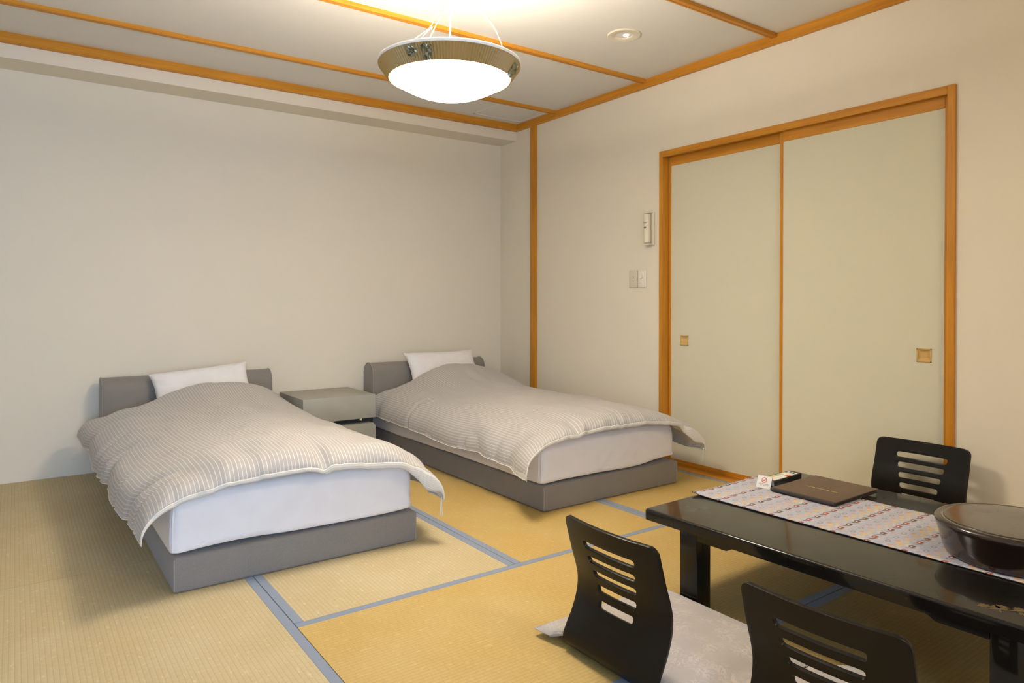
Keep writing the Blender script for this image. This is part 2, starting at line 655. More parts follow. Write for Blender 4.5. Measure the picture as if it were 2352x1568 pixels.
X0, X1, X2, X3 = 0.753, 1.662, 2.572, 3.449
mat_(X0 - .91, X0, 3.215, 5.070, 'y', 'tatami_pale', '-+')
mat_(X0 - .91, X0, 1.395, 3.215, 'y', 'tatami_pale', '-+')
mat_(X0 - .91, X0, -0.425, 1.395, 'y', 'tatami_pale', '-+')
mat_(XL, X0 - .91, 3.215, 5.070, 'y', 'tatami_gold', '-+')
mat_(XL, X0 - .91, 1.395, 3.215, 'y', 'tatami_gold', '-+')
mat_(XL, X0 - .91, -0.425, 1.395, 'y', 'tatami_gold', '-+')
mat_(X0, X1, 2.3046, 4.1246, 'y', 'tatami_pale', '-+')
mat_(X1, X2, 2.3046, 4.1246, 'y', 'tatami_gold', '-+')
mat_(X2, X3, 2.3046, 4.1246, 'y', 'tatami_gold', '-+')
mat_(X0, X2, 1.395, 2.3046, 'x', 'tatami_gold', '-+')
mat_(X2, X3, 1.395, 2.3046, 'x', 'tatami_gold', '-+')
mat_(X0, X2, 0.485, 1.395, 'x', 'tatami_gold', '-+')
mat_(X2, X3, 0.485, 1.395, 'x', 'tatami_gold', '-+')
mat_(X0, X2, -0.425, 0.485, 'x', 'tatami_gold', '-+')
mat_(X2, X3, -0.425, 0.485, 'x', 'tatami_gold', '-+')
mat_(X0, X2, 4.1246, 5.070, 'x', 'tatami_gold', '-+')
mat_(X2, X3, 4.1246, 5.070, 'x', 'tatami_gold', '-+')
mat_(XL, X2, YF, -0.425, 'x', 'tatami_gold', '-+')
mat_(X2, X3, YF, -0.425, 'x', 'tatami_gold', '-+')

# wooden edge strip of the floor along the right wall and the back wall
struct('baseboard_right', box(X3, XR, D1, YB, -0.055, 0.002), M['wood_y'])
struct('baseboard_front', box(X3, XR, YF, D0, -0.055, 0.002), M['wood_y'])

# ------------------------------------------------------------------ ceiling battens, cornice, hatch, post
ceil_o = bpy.data.objects['ceiling']
for yn in (4.262, 3.304, 2.312, 1.34, 0.37, -0.6):
    bm = bmesh.new()
    bx(bm, XL, 3.476, yn, yn + .022, 2.5535, ZC)
    bx(bm, XL, 3.476, yn + .022, yn + .026, 2.560, ZC)
    bx(bm, XL, 3.476, yn + .026, yn + .036, 2.5535, ZC)
    obj('batten', bm, M['wood_x'], ceil_o, False)
struct('trim_2', prism([(4.83, 2.5205), (4.796, 2.5205), (4.790, 2.5265), (4.790, ZC), (4.83, ZC)], 0, XL, XR), M['wood_x'])
bm = prism([(3.50, 2.5205), (3.481, 2.5205), (3.475, 2.5265), (3.475, ZC), (3.50, ZC)], 1, YF, 4.795)
struct('trim_3', bm, M['wood_y'])
struct('trim_4', box(3.474, 3.502, 4.538, 4.601, 0.0, 2.5205, 0.002, 1), M['wood_z'])

hatch = thing('ceiling_hatch', 'square white-framed access hatch in the ceiling corner above the far bed', 'hatch', (3.21, 4.52, ZC))
bm = bmesh.new()
for a in ((2.985, 2.999, 4.302, 4.70), (3.436, 3.450, 4.302, 4.70), (2.985, 3.45, 4.302, 4.316), (2.985, 3.45, 4.690, 4.704)):
    bx(bm, *a, ZC - .005, ZC + .002)
obj('frame', bm, M['hatch_frame'], hatch, False, True)
obj('panel', box(2.999, 3.436, 4.316, 4.690, ZC - .002, ZC + .003), M['ceiling'], hatch, False, True)

# ------------------------------------------------------------------ sliding doors
dx = 3.4857
fr = struct('trim_5', box(dx, 3.63, 3.165, D1, 0.0, DZ, 0.0015, 1), M['wood_z'])
struct('trim_6', box(dx, 3.63, D0, 1.441, 0.0, DZ, 0.0015, 1), M['wood_z'])
bm = bmesh.new()
bx(bm, dx, 3.512, 1.441, 3.165, 2.027, DZ - .001, .0012, 1)
bx(bm, 3.549, 3.556, 1.441, 3.165, 2.027, DZ - .001)
bx(bm, 3.594, 3.63, 1.441, 3.165, 2.027, DZ - .001)
bx(bm, 3.512, 3.594, 1.441, 3.165, 2.045, DZ - .001)
struct('trim_7', bm, M['wood_y'])
# sill with two grooves
bm = bmesh.new()
for a, b in ((X3, 3.513), (3.521, 3.527), (3.535, 3.557), (3.565, 3.571), (3.579, 3.63)):
    bx(bm, a, b, 1.441, 3.165, -0.055, 0.003)
bx(bm, X3, 3.63, 1.441, 3.165, -0.055, -0.006)
struct('trim_8', bm, M['wood_y'])
for y0, y1 in ((D0, 1.441), (3.165, D1)):
    pass


def fusuma(name, x, y0, y1, hy):
    """sliding paper panel: x = face towards the room"""
    d = thing(name, '', '', (x + .012, (y0 + y1) / 2, 0.003))
    del d['label'], d['category']
    d['kind'] = 'structure'
    t = 0.024
    zb, zt, rl, st = 0.004, 2.040, 0.031, 0.020
    pb = box(x + .003, x + t - .003, y0 + st * .5, y1 - st * .5, zb + .02, zt - .03)
    for co, no in (((0, hy - .030, 0), (0, 1, 0)), ((0, hy + .030, 0), (0, 1, 0)), ((0, 0, .790), (0, 0, 1)), ((0, 0, .850), (0, 0, 1))):
        bmesh.ops.bisect_plane(pb, geom=pb.verts[:] + pb.edges[:] + pb.faces[:], plane_co=co, plane_no=no)
    cut = [f for f in pb.faces if f.calc_center_median().x < x + .004 and abs(f.calc_center_median().y - hy) < .029 and abs(f.calc_center_median().z - .820) < .029]
    bmesh.ops.delete(pb, geom=cut, context='FACES')
    obj('paper_panel', pb, M['fusuma'], d, False, True)
    obj('stile', box(x, x + t, y0, y0 + st, zb, zt, .0015, 1), M['wood_z'], d, False, True)
    obj('stile', box(x, x + t, y1 - st, y1, zb, zt, .0015, 1), M['wood_z'], d, False, True)
    obj('top_rail', box(x + .0005, x + t, y0 + st, y1 - st, 1.972, zt - .001, .0015, 1), M['wood_y'], d, False, True)
    obj('bottom_rail', box(x + .0005, x + t, y0 + st, y1 - st, zb, zb + rl, .0015, 1), M['wood_y'], d, False, True)
    h = bmesh.new()
    z = 0.820
    s = 0.033
    fx = x - .001
    for a in ((hy - s, hy - s + .006, z - s, z + s), (hy + s - .006, hy + s, z - s, z + s),
              (hy - s, hy + s, z - s, z - s + .006), (hy - s, hy + s, z + s - .006, z + s)):
        bx(h, fx, x + .006, a[0], a[1], a[2], a[3], .001, 1)
    hh = obj('recessed_pull', h, M['wood_pull'], d, False, True)
    # dished inside of the pull
    n = 17
    P = np.zeros((n, n, 3))
    for i in range(n):
        for j in range(n):
            q, w = i / (n - 1) * 2 - 1, j / (n - 1) * 2 - 1
            dep = 0.0012 - 0.0 * q
            e = (1 - abs(q) ** 4) * (1 - abs(w) ** 4)
            P[i, j] = (x + .0012 + 0.0105 * e, hy + q * (s - .005), z + w * (s - .005))
    g = grid_mesh(P)
    bmesh.ops.recalc_face_normals(g, faces=g.faces)
    for v in g.verts:
        v.co -= d.location
    obj('dish', g, M['wood_pull'], hh, True)
    return d


fusuma('door_1', 3.545, 2.255, 3.1625, 3.030)
fusuma('door_2', 3.5155, 1.4415, 2.318, 1.5493)
# darkness behind the doors is another room: close it with its own wall
struct('wall_closet', box(3.72, 3.78, D0, D1, -0.06, DZ), M['dark_gap'])


# ------------------------------------------------------------------ wall fittings
t = thing('emergency_flashlight', 'narrow cream torch-shaped unit standing in a wall bracket beside the sliding doors', 'wall unit', (3.5, 3.28, 1.45))
obj('bracket', bx(bx(box(3.490, 3.50, 3.243, 3.318, 1.452, 1.676, .006), 3.452, 3.494, 3.256, 3.310, 1.452, 1.464, .004),
                  3.452, 3.494, 3.256, 3.310, 1.664, 1.676, .004), M['cream_plastic'], t, True, True)
bd = lathe([(0, 0), (.020, 0), (.024, .004), (.0245, .06), (.0235, .10), (.0245, .14), (.0245, .188), (.022, .194), (0, .194)], 32)
bmesh.ops.translate(bd, verts=bd.verts, vec=(3.466, 3.283, 1.467))
body = obj('torch_body', bd, M['cream_plastic'], t, True, True)
b2 = bmesh.new()
bx(b2, 3.4405, 3.446, 3.272, 3.290, 1.566, 1.576, .001)
for v in b2.verts:
    v.co -= t.location
obj('switch_window', b2, M['olive_mark'], body, False)
b2 = bx(bmesh.new(), 3.4405, 3.446, 3.270, 3.292, 1.601, 1.604)
for v in b2.verts:
    v.co -= t.location
obj('seam_line', b2, M['olive_mark'], body, False)

t = thing('light_switch', 'beige plastic wall switch plate with a tiny dark slot, left of the white dimmer', 'switch', (3.5, 3.439, 1.23), group=None)
obj('plate', box(3.490, 3.50, 3.401, 3.477, 1.170, 1.291, .005, 3), M['beige_plate'], t, True, True)
obj('rocker', box(3.4885, 3.492, 3.422, 3.448, 1.218, 1.250, .001), M['beige_plate'], t, True, True)
obj('slot', box(3.488, 3.4895, 3.431, 3.436, 1.232, 1.243), M['dark_mark'], t, False, True)
t = thing('dimmer_switch', 'white wall dimmer plate with a round knob, right of the beige switch', 'switch', (3.5, 3.356, 1.23))
obj('plate', box(3.490, 3.50, 3.320, 3.393, 1.169, 1.291, .005, 3), M['white_plate'], t, True, True)
obj('inner_panel', box(3.4885, 3.492, 3.337, 3.377, 1.184, 1.277, .001), M['white_plate'], t, True, True)
kn = lathe([(0, 0), (.0145, 0), (.0135, .011), (0, .012)], 28)
bmesh.ops.rotate(kn, verts=kn.verts, cent=(0, 0, 0), matrix=Matrix.Rotation(R(-90), 3, 'Y'))
bmesh.ops.translate(kn, verts=kn.verts, vec=(3.489, 3.356, 1.245))
obj('knob', kn, M['white_plate'], t, True, True)
obj('indicator', box(3.488, 3.489, 3.366, 3.370, 1.197, 1.201), M['olive_mark'], t, False, True)

# ------------------------------------------------------------------ pendant lamp
LS_ = 0.9194
LX, LY, LZ = 1.583 * LS_, 2.690 * LS_, 1.08 + 1.05 * LS_
rt = Vector((0.8135, -0.5816, 0))
fw = Vector((0.5816, 0.8135, 0))
lamp = thing('pendant_lamp', 'round hanging ceiling lamp with glowing white bowl and ribbed bronze brim', 'lamp', (LX, LY, LZ))
lamp.scale = (LS_,) * 3
LTOP = (ZC - LZ) / LS_
bowl = lathe([(0.266 * k / 14, -0.066 - 0.088 * (1 - (k / 14) ** 2)) for k in range(15)], 96)
obj('glass_bowl', bowl, M['lamp_glass'], lamp)
# ribbed brim
NR = 148
bm = bmesh.new()
prof = [(0.266, -0.066), (0.269, -0.069), (0.272, -0.066), (0.312, -0.012), (0.314, -0.006), (0.300, -0.004), (0.258, -0.060)]
rings = []
for pi_, (r, z) in enumerate(prof):
    ring = []
    for i in range(NR * 2):
        a = 2 * PI * i / (NR * 2)
        k = (0.0034 if i % 2 else -0.0034) if pi_ in (2, 3) else 0
        ring.append(bm.verts.new(((r + k) * math.cos(a), (r + k) * math.sin(a), z)))
    rings.append(ring)
for a, b in zip(rings, rings[1:]):
    for i in range(NR * 2):
        bm.faces.new((a[i], a[(i + 1) % (NR * 2)], b[(i + 1) % (NR * 2)], b[i]))
bmesh.ops.recalc_face_normals(bm, faces=bm.faces)
obj('ribbed_brim', bm, M['brim'], lamp, False)
lip = lathe([(0.296, -0.004), (0.3165, -0.008), (0.319, 0.0), (0.3165, 0.007), (0.300, 0.006), (0.296, -0.004)], 96)
obj('white_lip', lip, M['lip_white'], lamp)
# open top: reflector plate and glowing ring tube
obj('reflector_plate', lathe([(0, -.058), (.262, -.058), (.262, -.054), (0, -.054)], 64), M['lip_white'], lamp)
bm = bmesh.new()
n1, n2 = 72, 10
rg = []
for i in range(n1):
    a = 2 * PI * i / n1
    rg.append([bm.verts.new(((0.15 + .014 * math.cos(2 * PI * j / n2)) * math.cos(a), (0.15 + .014 * math.cos(2 * PI * j / n2)) * math.sin(a),
                             -0.034 + .014 * math.sin(2 * PI * j / n2))) for j in range(n2)])
for i in range(n1):
    for j in range(n2):
        bm.faces.new((rg[i][j], rg[(i + 1) % n1][j], rg[(i + 1) % n1][(j + 1) % n2], rg[i][(j + 1) % n2]))
bmesh.ops.recalc_face_normals(bm, faces=bm.faces)
obj('ring_tube', bm, M['lamp_ring'], lamp)
obj('power_cord', tube([(0, 0, -.054), (0.001, 0, .12), (0, 0, LTOP - .02)], .0042, 10), M['rope'], lamp)
cn = lathe([(0, LTOP - .055), (.030, LTOP - .055), (.055, LTOP - .03), (.060, LTOP), (0, LTOP)], 40)
obj('ceiling_rose', cn, M['lip_white'], lamp)
obj('rope_hub', lathe([(0, .372), (.013, .374), (.015, .386), (.011, .398), (0, .400)], 24), M['lip_white'], lamp)


def lipp(ang, r=.306):
    return rt * (r * math.cos(R(ang))) + fw * (r * math.sin(R(ang)))


def rope(p0, knot, p1, mid=None, loop=True, rr=.0024):
    """rope from lip point p0 over a knot to apex p1"""
    pts = []
    p0, knot, p1 = Vector(p0), Vector(knot), Vector(p1)
    bm = bmesh.new()
    if loop:
        for s in (-1, 1):
            tube([p0 + rt * .013 * s, p0.lerp(knot, .5) + rt * .008 * s, knot], rr * .85, 7, bm)
    else:
        a = [p0.lerp(knot, k / 6) + (Vector(mid) * math.sin(PI * k / 6) if mid else Vector()) for k in range(7)]
        tube(a, rr, 7, bm)
    tube([knot, knot.lerp(p1, .5), p1], rr * .9, 7, bm)
    o = obj('hanging_rope', bm, M['rope'], lamp)
    k = bmesh.new()
    for q in range(3):
        ax = Vector((math.cos(q * 2.1), math.sin(q * 2.1), .4)).normalized()
        bb = ax.orthogonal().normalized()
        cc = ax.cross(bb)
        tube([knot + (bb * math.cos(2 * PI * i / 10) + cc * math.sin(2 * PI * i / 10)) * .006 for i in range(11)], rr * .9, 6, k)
    obj('knot', k, M['rope'], o)


apex = Vector((0, 0, .385))
def kn_(p, k):
    c0 = Vector((0, 0, 1.08))
    return c0 + (Vector(p) - c0) * k - Vector((1.583, 2.690, 2.130))


rope(lipp(-113), kn_((1.515, 2.740, 2.298), .935), apex + rt * -.012, loop=True)
rope(lipp(-101), kn_((1.557, 2.712, 2.368), .952), apex + fw * .012, loop=False)
rope(lipp(-38), kn_((1.679, 2.625, 2.392), .968), apex + rt * .014, mid=rt * .014 + Vector((0, 0, .012)), loop=False)


def crumple(ang, w, f0, f1, seed, name='tape_patch'):
    """crumpled bit of shiny tape stuck on the brim; f 0 = lip, 1 = bowl edge"""
    n, m = 8, 7
    P = np.zeros((n, m, 3))
    rnd = random.Random(seed)
    for i in range(n):
        for j in range(m):
            f = f0 + (f1 - f0) * j / (m - 1) + rnd.uniform(-.05, .05)
            q = i / (n - 1) * 2 - 1
            a = ang + w * (q + rnd.uniform(-.13, .13)) * (1 - .25 * abs(j / (m - 1) - .4))
            out = .004 + rnd.uniform(0, .013)
            r = .314 - .046 * f + out * .78
            z = -.006 - .060 * f - out * .62
            P[i, j] = lipp(a, r) + Vector((0, 0, z))
    o = obj(name, grid_mesh(P), M['foil'], lamp, False)
    md = o.modifiers.new('thick', 'SOLIDIFY')
    md.thickness = .0012
    return o


crumple(-115.5, 4.6, .10, .62, 3)
crumple(-103.0, 4.4, .12, .95, 5)
crumple(-15.0, 6.0, .25, 1.05, 8)

# ------------------------------------------------------------------ downlight
dl = thing('downlight', 'small round cream downlight set in the ceiling to the right of the lamp', 'light', (2.796, 2.828, ZC))
fl = lathe([(.094, 0.002), (.0945, -.003), (.090, -.006), (.055, -.004), (.048, 0.000), (.046, 0.030), (0, 0.034)], 64)
obj('flange', fl, M['downlight'], dl)
bl = lathe([(0, -.004), (.014, -.002), (.020, .006), (.018, .018), (0, .024)], 32)
bmesh.ops.translate(bl, verts=bl.verts, vec=(0.012, -0.006, 0))
obj('bulb', bl, M['bulb'], dl)
# the recess needs a hole in the ceiling panel: a small housing hides it instead, the cup sits below
for o in dl.children:
    o.location.z = -0.002

# ------------------------------------------------------------------ beds
def hb_profile():
    """headboard section (y, z), y = 0 at the wall side"""
    pts = [(0.0, 0.02), (-0.155, 0.02), (-0.165, 0.10), (-0.165, 0.40)]
    for k in range(13):
        a = R(0 + k * 180 / 12)
        pts.append((-0.0825 - .0825 * math.cos(a), 0.515 + .088 * math.sin(a)))
    pts.append((0.0, 0.40))
    return pts


def make_bed(x0, x1, y0, h0, h1, label):
    cx = (x0 + x1) / 2
    b = thing('bed', label, 'bed', (cx, (y0 + 4.88) / 2, 0))
    bm = box(x0, x1, y0, 4.875, 0.001, 0.134, .012, 3)
    base = obj('base', bm, M['grey_fabric'], b, True, True)
    for (x, y) in ((x0 + .0035, y0 + .0035), (x1 - .0035, y0 + .0035)):
        bm = tube([(x, y, .010), (x, y, .126)], .0035, 8)
        for v in bm.verts:
            v.co -= b.location
        obj('corner_piping', bm, M['grey_piping'], base)
    pr = [(y + 5.050, z) for y, z in hb_profile()]
    bm = prism(pr, 0, h0, h1, bev=0.0)
    es = [e for e in bm.edges if abs(e.verts[0].co.x - e.verts[1].co.x) < 1e-6]
    bmesh.ops.bevel(bm, geom=es, offset=.010, segments=3, affect='EDGES', profile=.5)
    hb = obj('headboard', bm, M['grey_fabric'], b, True, True, angle=50)
    for x in (h0 + .004, h1 - .004):
        bm = tube([(x, y - (.0015 if y < 5.0 else 0), z + .001) for y, z in pr[2:-1]], .0035, 8)
        for v in bm.verts:
            v.co -= b.location
        obj('piping', bm, M['grey_piping'], hb)
    return b


B1 = (0.468, 1.467, 2.790)
B2 = (2.184, 3.192, 2.777)
make_bed(*B1, .425, 1.450, 'low grey upholstered bed standing alone on the left, nearer the camera')
make_bed(*B2, 2.197, 3.213, 'low grey upholstered bed by the right-hand wall, beside the sliding doors')


def make_mattress(x0, x1, y0, label, seed, rise=0.0, creases=()):
    m = thing('mattress', label, 'mattress', ((x0 + x1) / 2, (y0 + 4.87) / 2, .134))
    a0, a1, b0, b1 = x0 - .004, x1 - .014, y0 + .010, 4.868
    cx, cy = (a0 + a1) / 2, (b0 + b1) / 2
    hx, hy = (a1 - a0) / 2, (b1 - b0) / 2
    # closed shell: rings around the mattress from the bottom edge up over the top
    N = 240
    rp = rrect(hx, hy, .036, 6)
    dense = []
    for q in range(len(rp)):
        p_, q_ = Vector(rp[q]), Vector(rp[(q + 1) % len(rp)])
        m_ = max(1, int((q_ - p_).length / .018))
        dense += [p_.lerp(q_, w_ / m_) for w_ in range(m_)]
    N = len(dense)
    per = []
    for k in range(N):
        c, s = dense[k].x / hx, dense[k].y / hy
        per.append((c, s))
    prof = [(-.030, .010), (-.006, .002), (.002, .006), (.004, .022), (.003, .036), (.002, .052), (0.001, .068), (0.001, .084), (0.001, .10), (0.001, .116), (0.001, .132), (0.001, .148), (0.000, .164), (-.002, .18), (-.004, .195), (-.014, .219), (-.034, .234), (-.075, .240), (-.2, .243), (-.45, .244)]
    bm = bmesh.new()
    rings = []
    for (o, z) in prof:
        ring = []
        for k, (c, s) in enumerate(per):
            x = cx + c * (hx + max(o, -hx * .98))
            y = cy + s * (hy + max(o, -hx * .98))
            zz = z
            if z < .03:
                wv = .5 + .5 * fbm(x * 2.6, y * 2.6, seed, 1.0, 2)
                front = 1 if y < b0 + .1 else .6
                lift = .016 * wv * front
                if y < b0 + .1:
                    f = (x - a0) / (a1 - a0)
                    lift += rise * max(0, f - .70) / .30 + .006 * max(0, math.sin(f * 5))
                zz = z + lift
            # slack of the sheet on the front
            if y < b0 + .05 and .01 < z < .2:
                f = (x - a0) / (a1 - a0)
                y -= .0035 * fbm(f * 7 + z * 9, z * 3, seed + 4, 1.0, 3)
                for c0, c1, za_, zb_, am in creases:
                    if za_ < z < zb_:
                        fc = c0 + (c1 - c0) * (z - za_) / (zb_ - za_)
                        y -= am * math.exp(-((f - fc) / .022) ** 2) * math.sin(PI * (z - za_) / (zb_ - za_)) ** .6
            ring.append(bm.verts.new((x, y, .134 + zz)))
        rings.append(ring)
    for a, b in zip(rings, rings[1:]):
        for k in range(N):
            bm.faces.new((a[k], a[(k + 1) % N], b[(k + 1) % N], b[k]))
    bm.faces.new(rings[-1])
    bm.faces.new(rings[0][::-1])
    bmesh.ops.recalc_face_normals(bm, faces=bm.faces)
    o = obj('fitted_sheet', bm, M['sheet'], m, True, True, angle=60)
    # pleats folded at the near corner of the sheet
    for q in range(2):
        dy = q * .016
        bm = tube([(a0 + .006 - q * .0045, b0 + .012 + dy, .152 + .003 * q), (a0 + .0045 - q * .0045, b0 + .010 + dy, .20), (a0 + .006 - q * .004, b0 + .012 + dy, .27), (a0 + .012 - q * .003, b0 + .016 + dy, .33)],
                  [.004, .0045, .0035, .001], 8)
        for v in bm.verts:
            v.co -= m.location
        obj('corner_pleat', bm, M['sheet'], o)
    return m


make_mattress(*B1, 'mattress in a tight white sheet on the left bed, bluish white foot end', 3.0, .006)
make_mattress(*B2, 'mattress in a creased white sheet on the bed beside the sliding doors', 9.0, .030, ((.36, .56, .015, .19, .007), (.52, .66, .04, .17, .005), (.60, .72, .03, .15, .005), (.30, .40, .03, .12, .003)))


def make_pillow(cx, cy, cz, w, h, th, tilt, yaw, roll, label, seed):
    p = thing('pillow', label, 'pillow', (cx, cy, cz))
    n, m = 49, 33
    mats = Matrix.Rotation(R(yaw), 3, 'Z') @ Matrix.Rotation(R(roll), 3, 'Y') @ Matrix.Rotation(R(tilt), 3, 'X')
    sides = []
    for sgn in (1, -1):
        P = np.zeros((n, m, 3))
        for i in range(n):
            for j in range(m):
                u, v = i / (n - 1) * 2 - 1, j / (m - 1) * 2 - 1
                # edges pull in between the corners
                x = u * w / 2 * (1 - .075 * (1 - v * v) * abs(u) ** 3)
                y = v * h / 2 * (1 - .10 * (1 - u * u) * abs(v) ** 3)
                e = max(0, (1 - u ** 4) * (1 - v ** 4))
                z = sgn * th / 2 * e ** .55
                z += .006 * fbm(u * 2.2 + seed, v * 2.2, sgn, 1.0, 3) * min(1, e * 3)
                # corner creases
                cr = max(0, abs(u) - .55) * max(0, abs(v) - .2)
                z += .035 * cr * math.sin((u - v * math.copysign(1, u * v if u * v else 1)) * 16 + seed) * e ** .3
                P[i, j] = mats @ Vector((x, y, z))
        sides.append(grid_mesh(P, flip=(sgn < 0)))
    me = bpy.data.meshes.new('t')
    sides[1].to_mesh(me)
    sides[0].from_mesh(me)
    sides[1].free()
    bpy.data.meshes.remove(me)
    bm = sides[0]
    bmesh.ops.remove_doubles(bm, verts=bm.verts, dist=.0004)
    bmesh.ops.recalc_face_normals(bm, faces=bm.faces)
    obj('pillowcase', bm, M['pillowcase'], p, True, angle=80)
    return p


make_pillow(.985, 4.795, .527, .60, .28, .11, 58, 0, -5.0, 'white pillow at the head of the left bed, one corner sticking up', 1.0)
make_pillow(2.762, 4.795, .552, .63, .29, .11, 58, 0, 0, 'white pillow at the head of the bed beside the sliding doors', 5.0)


# ------------------------------------------------------------------ duvets
def mattress_top(mt, x, y):
    x0, x1, y0 = mt
    a0, a1, b0 = x0 - .004, x1 - .014, y0 + .010
    d = min(x - a0, a1 - x, y - b0)
    if d < -.006:
        return -1.0
    return .134 + float(np.interp(d, (-.006, .0, .004, .014, .034, .075, .2, .45), (.190, .205, .208, .225, .240, .246, .249, .250)))


def make_duvet(name_label, x0, y0, prm, seed):
    """x0: left edge of the bed base, y0: its front edge. Lofted along y."""
    L = prm['len']
    yf = y0 - prm['over']
    d = thing('duvet', name_label, 'duvet', (x0 + .5, yf + L / 2, .40))
    nS, nT = 150, 190
    # arc-length parametrisation of a reference section
    ph = np.linspace(0, PI, 2001)

    def sect(phi, xl, xr, zl, zr, zt, n):
        c, s = math.cos(phi), math.sin(phi)
        f = .5 - .5 * math.copysign(abs(c) ** (2 / n), c)
        x = xl + (xr - xl) * f
        zb = zl + (zr - zl) * f
        z = zb + (zt - zb) * max(0, s) ** (2 / n)
        return x, z
    ref = np.array([sect(p, 0, 1.22, .24, .24, .47, 2.5) for p in ph])
    arc = np.r_[0, np.cumsum(np.hypot(*np.diff(ref, axis=0).T))]
    S = np.interp(np.linspace(0, arc[-1], nS), arc, ph)
    U = np.linspace(0, arc[-1], nS)
    T = np.array([(k / (nT - 1)) ** 1.35 for k in range(nT)])
    top = np.zeros((nT, nS, 3))
    low = np.zeros((nT, nS, 3))
    uv = np.zeros((nT, nS, 2))
    D = .11
    ip = lambda t, key: np.interp(t, *prm[key])
    for i, t in enumerate(T):
        xl, xr, zl, zr = ip(t, 'xl'), ip(t, 'xr'), ip(t, 'zl'), ip(t, 'zr')
        zt, zlow = ip(t, 'zt'), ip(t, 'zlow')
        y = yf + L * t
        df = L * t
        db = L * (1 - t)
        sh = math.sqrt(max(0, 1 - (1 - min(1, df / D)) ** 2))
        shb = math.sqrt(max(0, 1 - (1 - min(1, db / .10)) ** 2))
        for j in range(nS):
            phi = S[j]
            xa, za = sect(phi, xl, xr, zl, zr, zt, 2.5)
            xb, zb = sect(phi, xl, xr, zl, zr, zlow, 2.5)
            a = (xa - xl) / (xr - xl) * 2 - 1            # -1 .. 1 across
            edge = max(0, abs(a) - .62) / .38
            # pillow under the head end
            pb = math.exp(-((t - prm['pt']) / .13) ** 2) * math.exp(-(abs(a - prm['px']) / prm['pw']) ** 3)
            if t > prm['pt']:
                pb = max(pb, math.exp(-(abs(a - prm['px']) / prm['pw']) ** 3) * .97)
            za += prm['ph'] * pb
            zb += prm['ph'] * pb * .92
            lip = .020 * max(0, math.sin(phi)) ** .5
            k = sh * shb
            z = zb + lip * (1 - sh) + (za - zb - lip * (1 - sh)) * k
            # crease that runs in from the foot hem
            for cx, cw, cd, cl in prm['crease']:
                z -= cd * math.exp(-((a - cx) / cw) ** 2) * math.exp(-(df / cl) ** 2) * (0.35 + .65 * sh)
            wide = fbm(a * 1.7 + seed, df * 1.5, seed, 1.0, 3) * .021 + fbm(a * 4 + seed, df * 3.6, seed + 3, 1.0, 3) * .010
            z += wide * k * (1 - edge * .5)
            # gathers at the hanging sides
            g = fbm(df * 3.1, a * 1.1 + seed, seed + 7, 1.0, 2)
            gx = g * .018 * edge * min(1, df / .1)
            rn = fbm(df * 3.4 + seed, a * .8, seed + 23, 1.0, 2)
            ridge = max(0, .16 - abs(rn)) / .16 * edge * min(1, df / .08)
            gx -= .022 * ridge
            dz = .012 * fbm(df * 4.5, 0.3 * a, seed + 11, 1.0, 2) * edge ** 1.5 - .03 * ridge * (1 - edge)
            x = xa + math.copysign(1, a) * gx
            z += dz
            zb += dz
            # gathers along the foot hem
            gf = fbm(a * 11, df * 2.0, seed + 17, 1.0, 2) * math.exp(-df / .12)
            z += .010 * gf * max(0, math.sin(phi)) ** .5
            yy = y - .012 * gf - .014 * math.sin(PI * min(1, df / .15)) * max(0, math.sin(phi))
            # corners of the foot end hang a little forwards
            cor = max(0, abs(a) - .7) / .3 * math.exp(-df / .12)
            yy -= prm['tip'] * cor * cor
            q_ = min(1, max(0, (abs(a) - .56) / .36))
            yy += .17 * max(0, (t - .84) / .16) * q_ * q_ * (3 - 2 * q_)
            top[i, j] = (x, yy, z)
            fr_ = math.exp(-(df / .045) ** 2)
            zlo = zb + lip * fr_ - .002
            xl2, zl2 = xb + math.copysign(1, a) * gx, min(zlo, z - .0015)
            need = mattress_top(prm['mat'], xl2, yy)
            if zl2 < need:
                zl2 = need
                if z < need + .002:
                    z = need + .002
                    top[i, j] = (x, yy, z)
            low[i, j] = (xl2, yy + .001, zl2)
            if i in (0, nT - 1) or j in (0, nS - 1):
                low[i, j] = top[i, j]
            uv[i, j] = (U[j], df)
    o3 = np.array(d.location)
    bm = grid_mesh(top - o3, flip=True, uv=uv)
    ot = obj('top_cover', bm, M['duvet'], d, True, angle=180)
    bm = grid_mesh(low - o3, flip=False, uv=uv)
    obj('under_cover', bm, M['duvet_under'], d, True, angle=180)
    # flat flange sewn along the foot hem, piped hems down the two sides
    n2 = 7
    F = np.zeros((nS, n2, 3))
    fu = np.zeros((nS, n2, 2))
    for j in range(nS):
        p = top[0, j] - o3
        c_ = max(0, math.sin(S[j])) ** .4
        aa = j / (nS - 1) * 2 - 1
        h = (.018 + .006 * fbm(U[j] * 6, 1.3, seed + 31, 1.0, 2) + prm['band'] * (aa > prm['crease'][0][0])) * (.45 + .55 * c_)
        h += prm['pocket'] * math.exp(-((aa - .79) / .10) ** 2)
        for k in range(n2):
            f = k / (n2 - 1)
            F[j, k] = (p[0], p[1] - .004 * math.sin(f * 2.4) + .003 * f, p[2] - .001 - h * f)
            fu[j, k] = (h * f, U[j])
    fb = grid_mesh(F, uv=fu)
    fo_ = obj('foot_flange', fb, M['duvet_under'], d, True, angle=180)
    md = fo_.modifiers.new('thick', 'SOLIDIFY')
    md.thickness = .003
    for j in (0, nS - 1):
        obj('side_hem', tube([top[i, j] - o3 for i in range(0, nT)], .0030, 6), M['duvet_under'], d)
    # tie cord at the right foot corner
    c = Vector(top[1, nS - 2] - o3)
